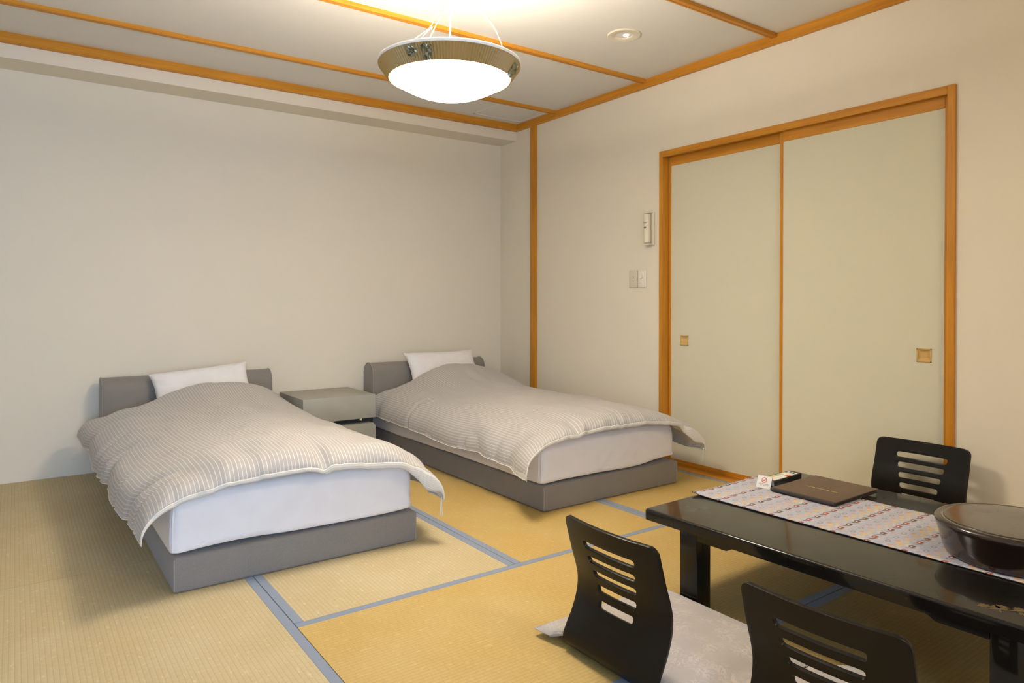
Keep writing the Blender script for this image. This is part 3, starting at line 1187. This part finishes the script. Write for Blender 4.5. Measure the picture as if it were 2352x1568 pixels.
    for s in (-1, 1):
        obj('tie_cord', tube([c + Vector((-.008, .004, 0)), c + Vector((-.010 + s * .003, .004, -prm['cord'] * .5)), c + Vector((-.010 + s * .0045, .005, -prm['cord']))], .0022, 6), M['duvet_under'], d)
    return d


make_duvet('grey pinstriped duvet over the left bed, its near corner hanging low', B1[0], B1[2], dict(
    len=1.945, over=.085, band=.009, pocket=.056, mat=B1,
    xl=([0, .12, .5, 1], [.345, .335, .318, .300]), xr=([0, .12, .5, .78, .85, 1], [1.532, 1.56, 1.57, 1.545, 1.515, 1.51]),
    zl=([0, .1, .3, .6, 1], [.250, .246, .240, .25, .275]), zr=([0, .1, .3, 1], [.205, .215, .22, .25]),
    zt=([0, .15, .5, .8, 1], [.475, .480, .474, .475, .470]), zlow=([0, 1], [.398, .405]),
    pt=.955, px=.25, pw=.66, ph=.102, crease=[(.11, .05, .045, .16), (-.62, .04, .02, .12)], tip=.045, cord=.085), 2.3)
make_duvet('beige-grey pinstriped duvet over the bed beside the sliding doors', B2[0], B2[2], dict(
    len=1.945, over=.075, band=.0, pocket=.056, mat=B2,
    xl=([0, .06, .12, .5, 1], [1.985, 2.035, 2.070, 2.095, 2.10]), xr=([0, .12, .5, 1], [3.300, 3.31, 3.31, 3.30]),
    zl=([0, .1, .3, .6, 1], [.225, .212, .225, .24, .235]), zr=([0, .1, .3, 1], [.195, .21, .22, .25]),
    zt=([0, .15, .5, .8, 1], [.462, .472, .472, .475, .470]), zlow=([0, 1], [.395, .405]),
    pt=.955, px=.18, pw=.78, ph=.128, crease=[(-.45, .05, .035, .14), (.02, .03, .02, .10)], tip=.04, cord=.075), 11.7)

# ------------------------------------------------------------------ nightstand
ns = thing('nightstand', 'low grey laminate nightstand between the two beds against the back wall', 'nightstand', (1.815, 4.81, 0))
nx0, nx1, ny0, ny1 = 1.552, 2.072, 4.556, 5.062
obj('upper_cabinet', box(nx0, nx1, ny0, ny1, .256, .420, .004, 2), M['laminate'], ns, True, True)
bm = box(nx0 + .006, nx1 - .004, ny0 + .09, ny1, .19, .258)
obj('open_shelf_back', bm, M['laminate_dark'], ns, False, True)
pl = [(nx0, .012), (nx0, .2), (nx0 + .02, .220), (nx1 - .02, .220), (nx1, .2), (nx1, .012)]
obj('lower_drawer', prism(pl, 1, ny0, ny1), M['laminate'], ns, False, True)
obj('drawer_catch', box(1.955, 1.968, ny0 + .001, ny0 + .012, .244, .2575), M['hatch_frame'], ns, False, True)
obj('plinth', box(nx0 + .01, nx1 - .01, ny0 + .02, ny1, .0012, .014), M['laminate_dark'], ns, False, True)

# ------------------------------------------------------------------ low table
TZ, TW, TL, TH = .31, .970, 1.352, .038
rot = R(1.7)
ex, ey = Vector((math.cos(rot), math.sin(rot), 0)), Vector((-math.sin(rot), math.cos(rot), 0))
NL = Vector((1.893, 1.809, 0))
tc = NL + ex * TW / 2 - ey * TL / 2
table = thing('low_table', 'long low black lacquered table with a cloth runner along it', 'table', tc, rot)
hx, hy = TW / 2, TL / 2


bm = prism(rrect(hx, hy, .018), 2, TZ - TH, TZ)
es = [e for e in bm.edges if min(e.verts[0].co.z, e.verts[1].co.z) > TZ - 1e-6]
bmesh.ops.bevel(bm, geom=es, offset=.0090, segments=5, affect='EDGES', profile=.5)
ttop = obj('tabletop', bm, M['table'], table, True, angle=40)
LI, LO, LS = .005, .165, .075
for sx in (-1, 1):
    for sy in (-1, 1):
        x = sx * (hx - LI - LS / 2)
        y = sy * (hy - LO - LS / 2)
        obj('leg', box(x - LS / 2, x + LS / 2, y - LS / 2, y + LS / 2, .0015, TZ - TH + .001, .004, 2), M['table'], table)


def apron(a, zb_deep=.253, zb_mid=.2655):
    """profile in (length, z): deep brackets near both ends, shallow in the middle"""
    pts = [(-a, TZ - TH + .001), (-a, zb_deep)]
    for k in range(7):
        f = k / 6
        s = .5 - .5 * math.cos(PI * f)
        pts.append((-a + .115 + .030 * f, zb_deep + (zb_mid - zb_deep) * s))
    pts += [(-q[0], q[1]) for q in pts[::-1]]
    return pts


ay = hy - LO - LS
ax_ = hx - LI - LS
for sx in (-1, 1):
    x = sx * (hx - .0140)
    obj('apron', prism(apron(ay), 0, x - .011, x + .011), M['table'], table, False)
for sy in (-1, 1):
    y = sy * (hy - LO - .014)
    p = [(a, z) for a, z in apron(ax_)]
    obj('apron', prism(p, 1, y - .011, y + .011), M['table'], table, False)
# gold pine motif inlaid near the edge
bm = bmesh.new()
inv = Matrix.Rotation(-rot, 3, 'Z')


def tl(x, y):
    v = inv @ (Vector((x, y, 0)) - tc)
    return v.x, v.y


rnd = random.Random(4)
for cx, cy, s in ((1.987, .730, 1.0), (2.012, .700, 1.1), (2.030, .668, 1.0), (2.000, .708, .9), (2.035, .640, 1.0), (2.01, .655, .7)):
    lx, ly = tl(cx, cy)
    k = 9
    pts = []
    for q in range(k * 2):
        a = 2 * PI * q / (k * 2)
        r = s * (.0155 if q % 2 else .010) * rnd.uniform(.8, 1.15)
        pts.append((lx + r * 1.1 * math.cos(a), ly + r * math.sin(a)))
    prism(pts, 2, TZ - .0005, TZ + .0005, bm)
for (a, b) in (((1.98, .715), (2.004, .69)), ((2.0, .69), (2.04, .65)), ((1.995, .70), (1.978, .688))):
    ax, ay_ = tl(*a)
    bx_, by_ = tl(*b)
    tube([(ax, ay_, TZ), (bx_, by_, TZ)], .0016, 6, bm)
gm = obj('gold_motif', bm, M['gold_metal'], table, False)
gm['label'] = 'gold pine-branch decoration'

# ------------------------------------------------------------------ table runner
rr = thing('table_runner', 'pale table runner printed with rows of small pots and blossoms, on the black table', 'table runner', tuple(tc + Vector((0, 0, TZ))), rot)
ra, rb = tl(2.190, 1.83)[0], tl(2.6445, 1.84)[0]
ry1 = hy + .012
ry0 = -hy + .02
n, m = 41, 141
for nm, mt, z0, inset in (('printed_cloth', 'runner', .0026, .0), ('black_lining', 'runner_under', .0006, -.0008)):
    P = np.zeros((n, m, 3))
    for i in range(n):
        for j in range(m):
            x = ra + inset + (rb - ra - 2 * inset) * i / (n - 1)
            y = ry0 + (ry1 - ry0) * j / (m - 1)
            e = 1 if i in (0, n - 1) else 0
            x += .0022 * fbm(y * 7, i * .02, 3.1, 1.0, 2) * (1 if i < 2 or i > n - 3 else 0)
            y += .0035 * fbm(x * 24, 1.7, 5.0, 1.0, 2) if j > m - 3 else 0
            lift = 0.0
            dn = max(0, y - hy + .004)
            z = z0 + .0010 * fbm(x * 12, y * 12, 2.0, 1.0, 2) * (1 if z0 > .001 else 0) + .0006
            # near corner curls up a touch
            z += .006 * math.exp(-((y - ry1) / .05) ** 2 - ((x - ra) / .06) ** 2)
            P[i, j] = (x, y, z)
    g = grid_mesh(P)
    bmesh.ops.recalc_face_normals(g, faces=g.faces)
    o = obj(nm, g, M[mt], rr, True, angle=180)
    md = o.modifiers.new('thick', 'SOLIDIFY')
    md.thickness = .0012
    md.offset = 1 if nm == 'black_lining' else -1


# ------------------------------------------------------------------ floor chairs
def chair_profile():
    """centre line (x towards the sitter, z) from the top of the back to the front of the seat"""
    ctrl = [(-.056, .420), (-.043, .370), (-.026, .310), (-.008, .255), (.0, .215), (-.004, .170), (-.022, .120), (-.047, .075),
            (-.060, .045), (-.055, .024), (-.032, .012), (.0, .008), (.06, .0075), (.15, .0085), (.25, .0095), (.335, .009)]
    ctrl = [Vector((a, 0, b)) for a, b in ctrl]
    out = []
    for i in range(len(ctrl) - 1):
        p0, p1, p2, p3 = ctrl[max(i - 1, 0)], ctrl[i], ctrl[i + 1], ctrl[min(i + 2, len(ctrl) - 1)]
        for k in range(24):
            t = k / 24
            out.append(.5 * ((2 * p1) + (-p0 + p2) * t + (2 * p0 - 5 * p1 + 4 * p2 - p3) * t * t + (-p0 + 3 * p1 - 3 * p2 + p3) * t ** 3))
    out.append(ctrl[-1])
    return out


CP = chair_profile()
CA = [0.0]
for a, b in zip(CP, CP[1:]):
    CA.append(CA[-1] + (b - a).length)
CLEN = CA[-1]


def on_profile(s):
    s = min(max(s, 0), CLEN)
    i = int(np.searchsorted(CA, s)) - 1
    i = min(max(i, 0), len(CP) - 2)
    f = (s - CA[i]) / (CA[i + 1] - CA[i])
    return CP[i].lerp(CP[i + 1], f)


def rounded(pts_r, n=6):
    """rounded polygon from (x, y, r) corners"""
    out = []
    k = len(pts_r)
    for i in range(k):
        p = Vector(pts_r[i][:2])
        a = (Vector(pts_r[i - 1][:2]) - p).normalized()
        b = (Vector(pts_r[(i + 1) % k][:2]) - p).normalized()
        r = pts_r[i][2]
        ang = a.angle(b)
        d = r / math.tan(ang / 2)
        c = p + (a + b).normalized() * (r / math.sin(ang / 2))
        s, e = p + a * d - c, p + b * d - c
        a0 = math.atan2(s.y, s.x)
        a1 = math.atan2(e.y, e.x)
        while a1 - a0 > PI:
            a1 -= 2 * PI
        while a1 - a0 < -PI:
            a1 += 2 * PI
        for q in range(n + 1):
            t = a0 + (a1 - a0) * q / n
            out.append((c.x + r * math.cos(t), c.y + r * math.sin(t)))
    return out


def flat_shell(outline, holes):
    cu = bpy.data.curves.new('c', 'CURVE')
    cu.dimensions = '2D'
    cu.fill_mode = 'BOTH'
    for pl_ in [outline] + holes:
        sp = cu.splines.new('POLY')
        sp.points.add(len(pl_) - 1)
        for p, q in zip(sp.points, pl_):
            p.co = (q[0], q[1], 0, 1)
        sp.use_cyclic_u = True
    o = bpy.data.objects.new('c', cu)
    C.objects.link(o)
    dg = bpy.context.evaluated_depsgraph_get()
    me = bpy.data.meshes.new_from_object(o.evaluated_get(dg))
    bpy.data.objects.remove(o)
    bm = bmesh.new()
    bm.from_mesh(me)
    bpy.data.meshes.remove(me)
    bmesh.ops.remove_doubles(bm, verts=bm.verts, dist=1e-5)
    return bm


def make_chair(loc, rotz, label, group):
    c = thing('legless_floor_chair', label, 'floor chair', loc, rotz, group)
    w = .191
    out = rounded([(-w + .002, 0, .026), (w - .002, 0, .026), (w, .34, .2), (w + .006, CLEN, .05), (-w - .006, CLEN, .05), (-w, .34, .2)], 8)
    holes = []
    for k in range(5):
        s = .058 + k * .0462
        hw_ = .106 - k * .0085
        holes.append(rounded([(-hw_, s, .0085), (hw_, s, .0085), (hw_ - .004, s + .0235, .0085), (-hw_ + .004, s + .0235, .0085)], 5))
    bm = flat_shell(out, holes)
    for s in np.arange(.006, CLEN, .0105):
        bmesh.ops.bisect_plane(bm, geom=bm.verts[:] + bm.edges[:] + bm.faces[:], plane_co=(0, s, 0), plane_no=(0, 1, 0))
    for x in np.arange(-.18, .181, .024):
        bmesh.ops.bisect_plane(bm, geom=bm.verts[:] + bm.edges[:] + bm.faces[:], plane_co=(x, 0, 0), plane_no=(1, 0, 0))
    for v in bm.verts:
        u, s = v.co.x, v.co.y
        p = on_profile(s)
        k = min(1, max(0, (.42 - s) / .12))
        dip = .021 * (1 - (u / w) ** 2) * k
        v.co = Vector((p.x - dip, u, p.z))
    bmesh.ops.recalc_face_normals(bm, faces=bm.faces)
    # top of the seat should be the front face
    bm.normal_update()
    up = sum(f.normal.z * f.calc_area() for f in bm.faces if f.calc_center_median().x > .05)
    if up < 0:
        bmesh.ops.reverse_faces(bm, faces=bm.faces)
    # split into back and seat at the heel
    back = bm.copy()
    for b_, keep in ((back, 1), (bm, 0)):
        pass
    o = obj('bent_shell', bm, M['chair'], c, True, angle=40)
    back.free()
    md = o.modifiers.new('thick', 'SOLIDIFY')
    md.thickness = .011
    md.offset = 0
    bv = o.modifiers.new('edge', 'BEVEL')
    bv.width = .0028
    bv.segments = 2
    bv.limit_method = 'ANGLE'
    bv.angle_limit = R(55)
    return c


G = 'black legless chairs round the low table'
ch1 = make_chair((1.440, 1.460, .002), 0, 'black slotted legless chair on the near side, fully in view left of the other', G)
dup(ch1, (1.460, .832, .002), R(2.5), 'black slotted legless chair cut off by the bottom edge of the picture')
dup(ch1, (3.318, 1.492, .002), R(180), 'black slotted legless chair across the table, its back against the right wall').scale = (1, 1.06, 1.02)


def make_cushion(cx, cy, w, dep, label, seed, rotz=0):
    c = thing('floor_cushion', label, 'cushion', (cx, cy, .02), rotz, 'mauve-grey cushions on the near chairs')
    n, m = 57, 57
    sides = []
    for sgn in (1, -1):
        P = np.zeros((n, m, 3))
        for i in range(n):
            for j in range(m):
                u, v = i / (n - 1) * 2 - 1, j / (m - 1) * 2 - 1
                x = u * dep / 2 * (1 - .05 * (1 - v * v) * abs(u) ** 3)
                y = v * w / 2 * (1 - .03 * (1 - u * u) * abs(v) ** 3)
                # the back rest pushes the middle of the rear edge in
                if u < 0:
                    x += .030 * (u * u) * math.exp(-(v / .72) ** 6)
                e = max(0, (1 - u ** 6) * (1 - v ** 6))
                hgt = e ** .42
                z = .021 + sgn * .021 * hgt
                if sgn > 0:
                    z += .010 * hgt * (1 - .5 * (u * u + v * v)) + .0025 * fbm(u * 3 + seed, v * 3, 1, 1.0, 3) * hgt
                    z -= .012 * math.exp(-(u * u + v * v) / .01)
                # droops over the sides of the chair seat
                k = max(0, abs(y) - .200) / .06
                drop = .019 * min(1, k * k)
                z -= min(drop, .0185)
                P[i, j] = (x, y, z)
        sides.append(grid_mesh(P, flip=(sgn < 0)))
    me = bpy.data.meshes.new('t')
    sides[1].to_mesh(me)
    sides[0].from_mesh(me)
    sides[1].free()
    bpy.data.meshes.remove(me)
    bm = sides[0]
    bmesh.ops.remove_doubles(bm, verts=bm.verts, dist=.0004)
    bmesh.ops.recalc_face_normals(bm, faces=bm.faces)
    cov = obj('cover', bm, M['cushion'], c, True, angle=80)
    # piped seam round the edge
    pts = []
    for q in range(161):
        a = q / 160 * 4
        sd = int(a) % 4
        f = (a - int(a)) * 2 - 1
        u, v = ((f, 1), (1, -f), (-f, -1), (-1, f))[sd]
        x = u * dep / 2 * (1 - .05 * (1 - v * v) * abs(u) ** 3)
        y = v * w / 2 * (1 - .03 * (1 - u * u) * abs(v) ** 3)
        if u < 0:
            x += .030 * (u * u) * math.exp(-(v / .72) ** 6)
        k = max(0, abs(y) - .200) / .06
        pts.append((x, y, .021 - min(.019 * min(1, k * k), .0185)))
    obj('seam_cord', tube(pts, .0028, 6), M['cushion'], c)
    # tuft in the middle
    tf = lathe([(0, .004), (.007, .003), (.009, 0), (0, -.002)], 12)
    bmesh.ops.translate(tf, verts=tf.verts, vec=(0, 0, .041))
    obj('tuft', tf, M['cushion'], c)
    return c


make_cushion(1.632, 1.455, .645, .540, 'mauve-grey brocade cushion on the chair nearest the left bed', 1.0)
make_cushion(1.665, .810, .630, .530, 'mauve-grey cushion seen through the slots of the bottom-edge chair', 4.0, R(1.5))

# ------------------------------------------------------------------ things on the table
bw = thing('lacquer_bowl', 'large round dark brown lacquered box with a lid at the right end of the runner', 'bowl', (2.412, .806, TZ + .0052))
RB = .207
bdy = lathe([(0, 0), (.170, 0), (.177, .003), (.181, .010), (.188, .035), (.1965, .066), (.2030, .0865), (.2058, .0940), (.2060, .0990), (.2040, .1040), (.1990, .1078), (.1925, .1092), (.1860, .1088), (.1830, .1070), (0, .1030)], 96)
obj('body', bdy, M['bowl'], bw, True, angle=60)
lid = lathe([(.1815, .1035), (.1812, .1078), (.1790, .1092), (.1740, .1096), (.10, .1102), (0, .1106), ], 96)
obj('lid', lid, M['bowl'], bw, True, angle=60)

# menu folder
fo = thing('leather_folder', 'dark brown leather folder with gold lettering lying on the black table', 'folder', (2.6285, 1.5285, TZ + .0052), R(.6))
obj('back_cover', box(-.160, .160, -.133, .133, .0005, .0045, .0015), M['leather_dark'], fo)
obj('pages', box(-.152, .157, -.128, .128, .0045, .0125), M['leather_dark'], fo, False)
obj('front_cover', box(-.160, .160, -.133, .133, .0125, .0175, .0022), M['leather'], fo)
sp_ = tube([(-.1605, -.131, .009), (-.1605, .131, .009)], .0075, 10)
obj('spine', sp_, M['leather_dark'], fo)


def text_mesh(s, size, ext=.0002):
    cu = bpy.data.curves.new('txt', 'FONT')
    cu.body = s
    cu.size = size
    cu.align_x = 'CENTER'
    cu.align_y = 'CENTER'
    cu.extrude = ext
    cu.resolution_u = 2
    o = bpy.data.objects.new('txt', cu)
    C.objects.link(o)
    dg = bpy.context.evaluated_depsgraph_get()
    me = bpy.data.meshes.new_from_object(o.evaluated_get(dg))
    bpy.data.objects.remove(o)
    bm = bmesh.new()
    bm.from_mesh(me)
    bpy.data.meshes.remove(me)
    return bm


bm = text_mesh('HOTEL INFORMATION', .0125)
for v in bm.verts:
    x, y, z = v.co
    v.co = Vector((-.030 + y, -.004 - x, z + .0177))
obj('gold_lettering', bm, M['gold_print'], fo, False)

# no-smoking tent card
sg = thing('tent_sign', 'small white no-smoking tent card standing at the far end of the runner', 'sign', (2.502, 1.712, TZ + .0046), 0)
sg.rotation_euler = (0, 0, R(-83 + 90 - 90))
# local: x along the card's width, -y faces the camera side
hw_, hz_, dep_ = .0305, .047, .020
lean = math.atan2(dep_, hz_)


def card_pt(x, v, off=0.0, side=-1):
    """v: 0 bottom .. 1 top on the sloping face"""
    y = side * dep_ * (1 - v)
    nrm = Vector((0, side * math.cos(lean), math.sin(lean)))
    return Vector((x, y, hz_ * v)) + nrm * off


for nm, side in (('front_leaf', -1), ('rear_leaf', 1)):
    bm = bmesh.new()
    v4 = [card_pt(-hw_, 0, 0, side), card_pt(hw_, 0, 0, side), card_pt(hw_, 1, 0, side), card_pt(-hw_, 1, 0, side)]
    v8 = [p + Vector((0, -side * .0016, 0)) for p in v4]
    A = [bm.verts.new(p) for p in v4]
    Bv = [bm.verts.new(p) for p in v8]
    bm.faces.new(A)
    bm.faces.new(Bv[::-1])
    for k in range(4):
        bm.faces.new((A[k], Bv[k], Bv[(k + 1) % 4], A[(k + 1) % 4]))
    bmesh.ops.recalc_face_normals(bm, faces=bm.faces)
    obj(nm, bm, M['sign_white'], sg, False)


def on_card(bm, oz=.0004):
    """map a flat x-y drawing (centre 0,0 in metres) on the front leaf"""
    Ls = math.hypot(dep_, hz_)
    for v in bm.verts:
        v.co = card_pt(v.co.x, .5 + v.co.y / Ls, oz + v.co.z)
    return bm


bm = bmesh.new()
N = 40
r0, r1, cy_ = .0088, .0112, .0072
ri = [bm.verts.new((r0 * math.cos(2 * PI * k / N), cy_ + r0 * math.sin(2 * PI * k / N), 0)) for k in range(N)]
ro = [bm.verts.new((r1 * math.cos(2 * PI * k / N), cy_ + r1 * math.sin(2 * PI * k / N), 0)) for k in range(N)]
for k in range(N):
    bm.faces.new((ri[k], ro[k], ro[(k + 1) % N], ri[(k + 1) % N]))
q = [bm.verts.new((a, cy_ + b, 0.0003)) for a, b in ((-.0070, -.0055), (-.0055, -.0070), (.0070, .0055), (.0055, .0070))]
bm.faces.new(q)
obj('red_prohibition_ring', on_card(bm), M['sign_red'], sg, False)
bm = bmesh.new()
for a, b, c_, d_ in ((-.0058, .0045, -.0030, -.0008), (.0030, .0058, -.0008, .0004), (.0034, .0042, .0004, .0034)):
    bm.faces.new([bm.verts.new((p_, cy_ + q_, .0002)) for p_, q_ in ((a, c_), (b, c_), (b, d_), (a, d_))])
obj('cigarette_mark', on_card(bm), M['sign_dark'], sg, False)
bm = text_mesh('NO SMOKING', .0066, .00005)
for v in bm.verts:
    v.co.y -= .0090
obj('printed_words', on_card(bm), M['sign_dark'], sg, False)
bm = bmesh.new()
xx = -.0195
rnd = random.Random(2)
while xx < .0185:
    wv = rnd.uniform(.0016, .0026)
    if rnd.random() < .85:
        hh = rnd.uniform(.0018, .0026)
        bm.faces.new([bm.verts.new((p_, q_, 0)) for p_, q_ in ((xx, -.0150), (xx + wv, -.0150), (xx + wv, -.0150 + hh), (xx, -.0150 + hh))])
    xx += wv + .0009
obj('small_print', on_card(bm), M['sign_grey'], sg, False)

# remote control
rc = thing('remote_control', 'black remote control with white keys behind the no-smoking card', 'remote control', (2.634, 1.722, TZ + .0048), R(3.0))
bm = prism(rrect(.118, .027, .012), 2, 0.0002, .0245)
es = [e for e in bm.edges if abs(e.verts[0].co.z - e.verts[1].co.z) < 1e-6]
bmesh.ops.bevel(bm, geom=es, offset=.003, segments=2, affect='EDGES', profile=.5)
obj('body', bm, M['black_plastic'], rc, True, angle=40)
keys = [(-.106, -.0165, .018, 'key_red'), (-.106, .0, .013, 'key'), (-.106, .0165, .013, 'key')]
for i in range(5):
    for j in range(3):
        c_ = 'key'
        if (i, j) == (3, 0):
            c_ = 'key_red'
        if (i, j) in ((2, 2), (3, 2)):
            c_ = 'key_green'
        if (i, j) == (1, 2):
            c_ = 'key_yellow'
        keys.append((-.079 + i * .0315, -.0170 + j * .0170, .0285, c_))
for kx, ky, kl, kc in keys:
    obj('key', box(kx - kl / 2, kx + kl / 2, ky - .0078, ky + .0078, .024, .0272, .0012, 1), M[kc], rc, False)
for kx in (.083,):
    for j in range(3):
        obj('key', box(kx - .008, kx + .008, -.0215 + j * .0165, -.0115 + j * .0165, .024, .0262, .001, 1), M['key'], rc, False)

# clean the helper property away
for o in bpy.data.objects:
    if '_w' in o:
        del o['_w']
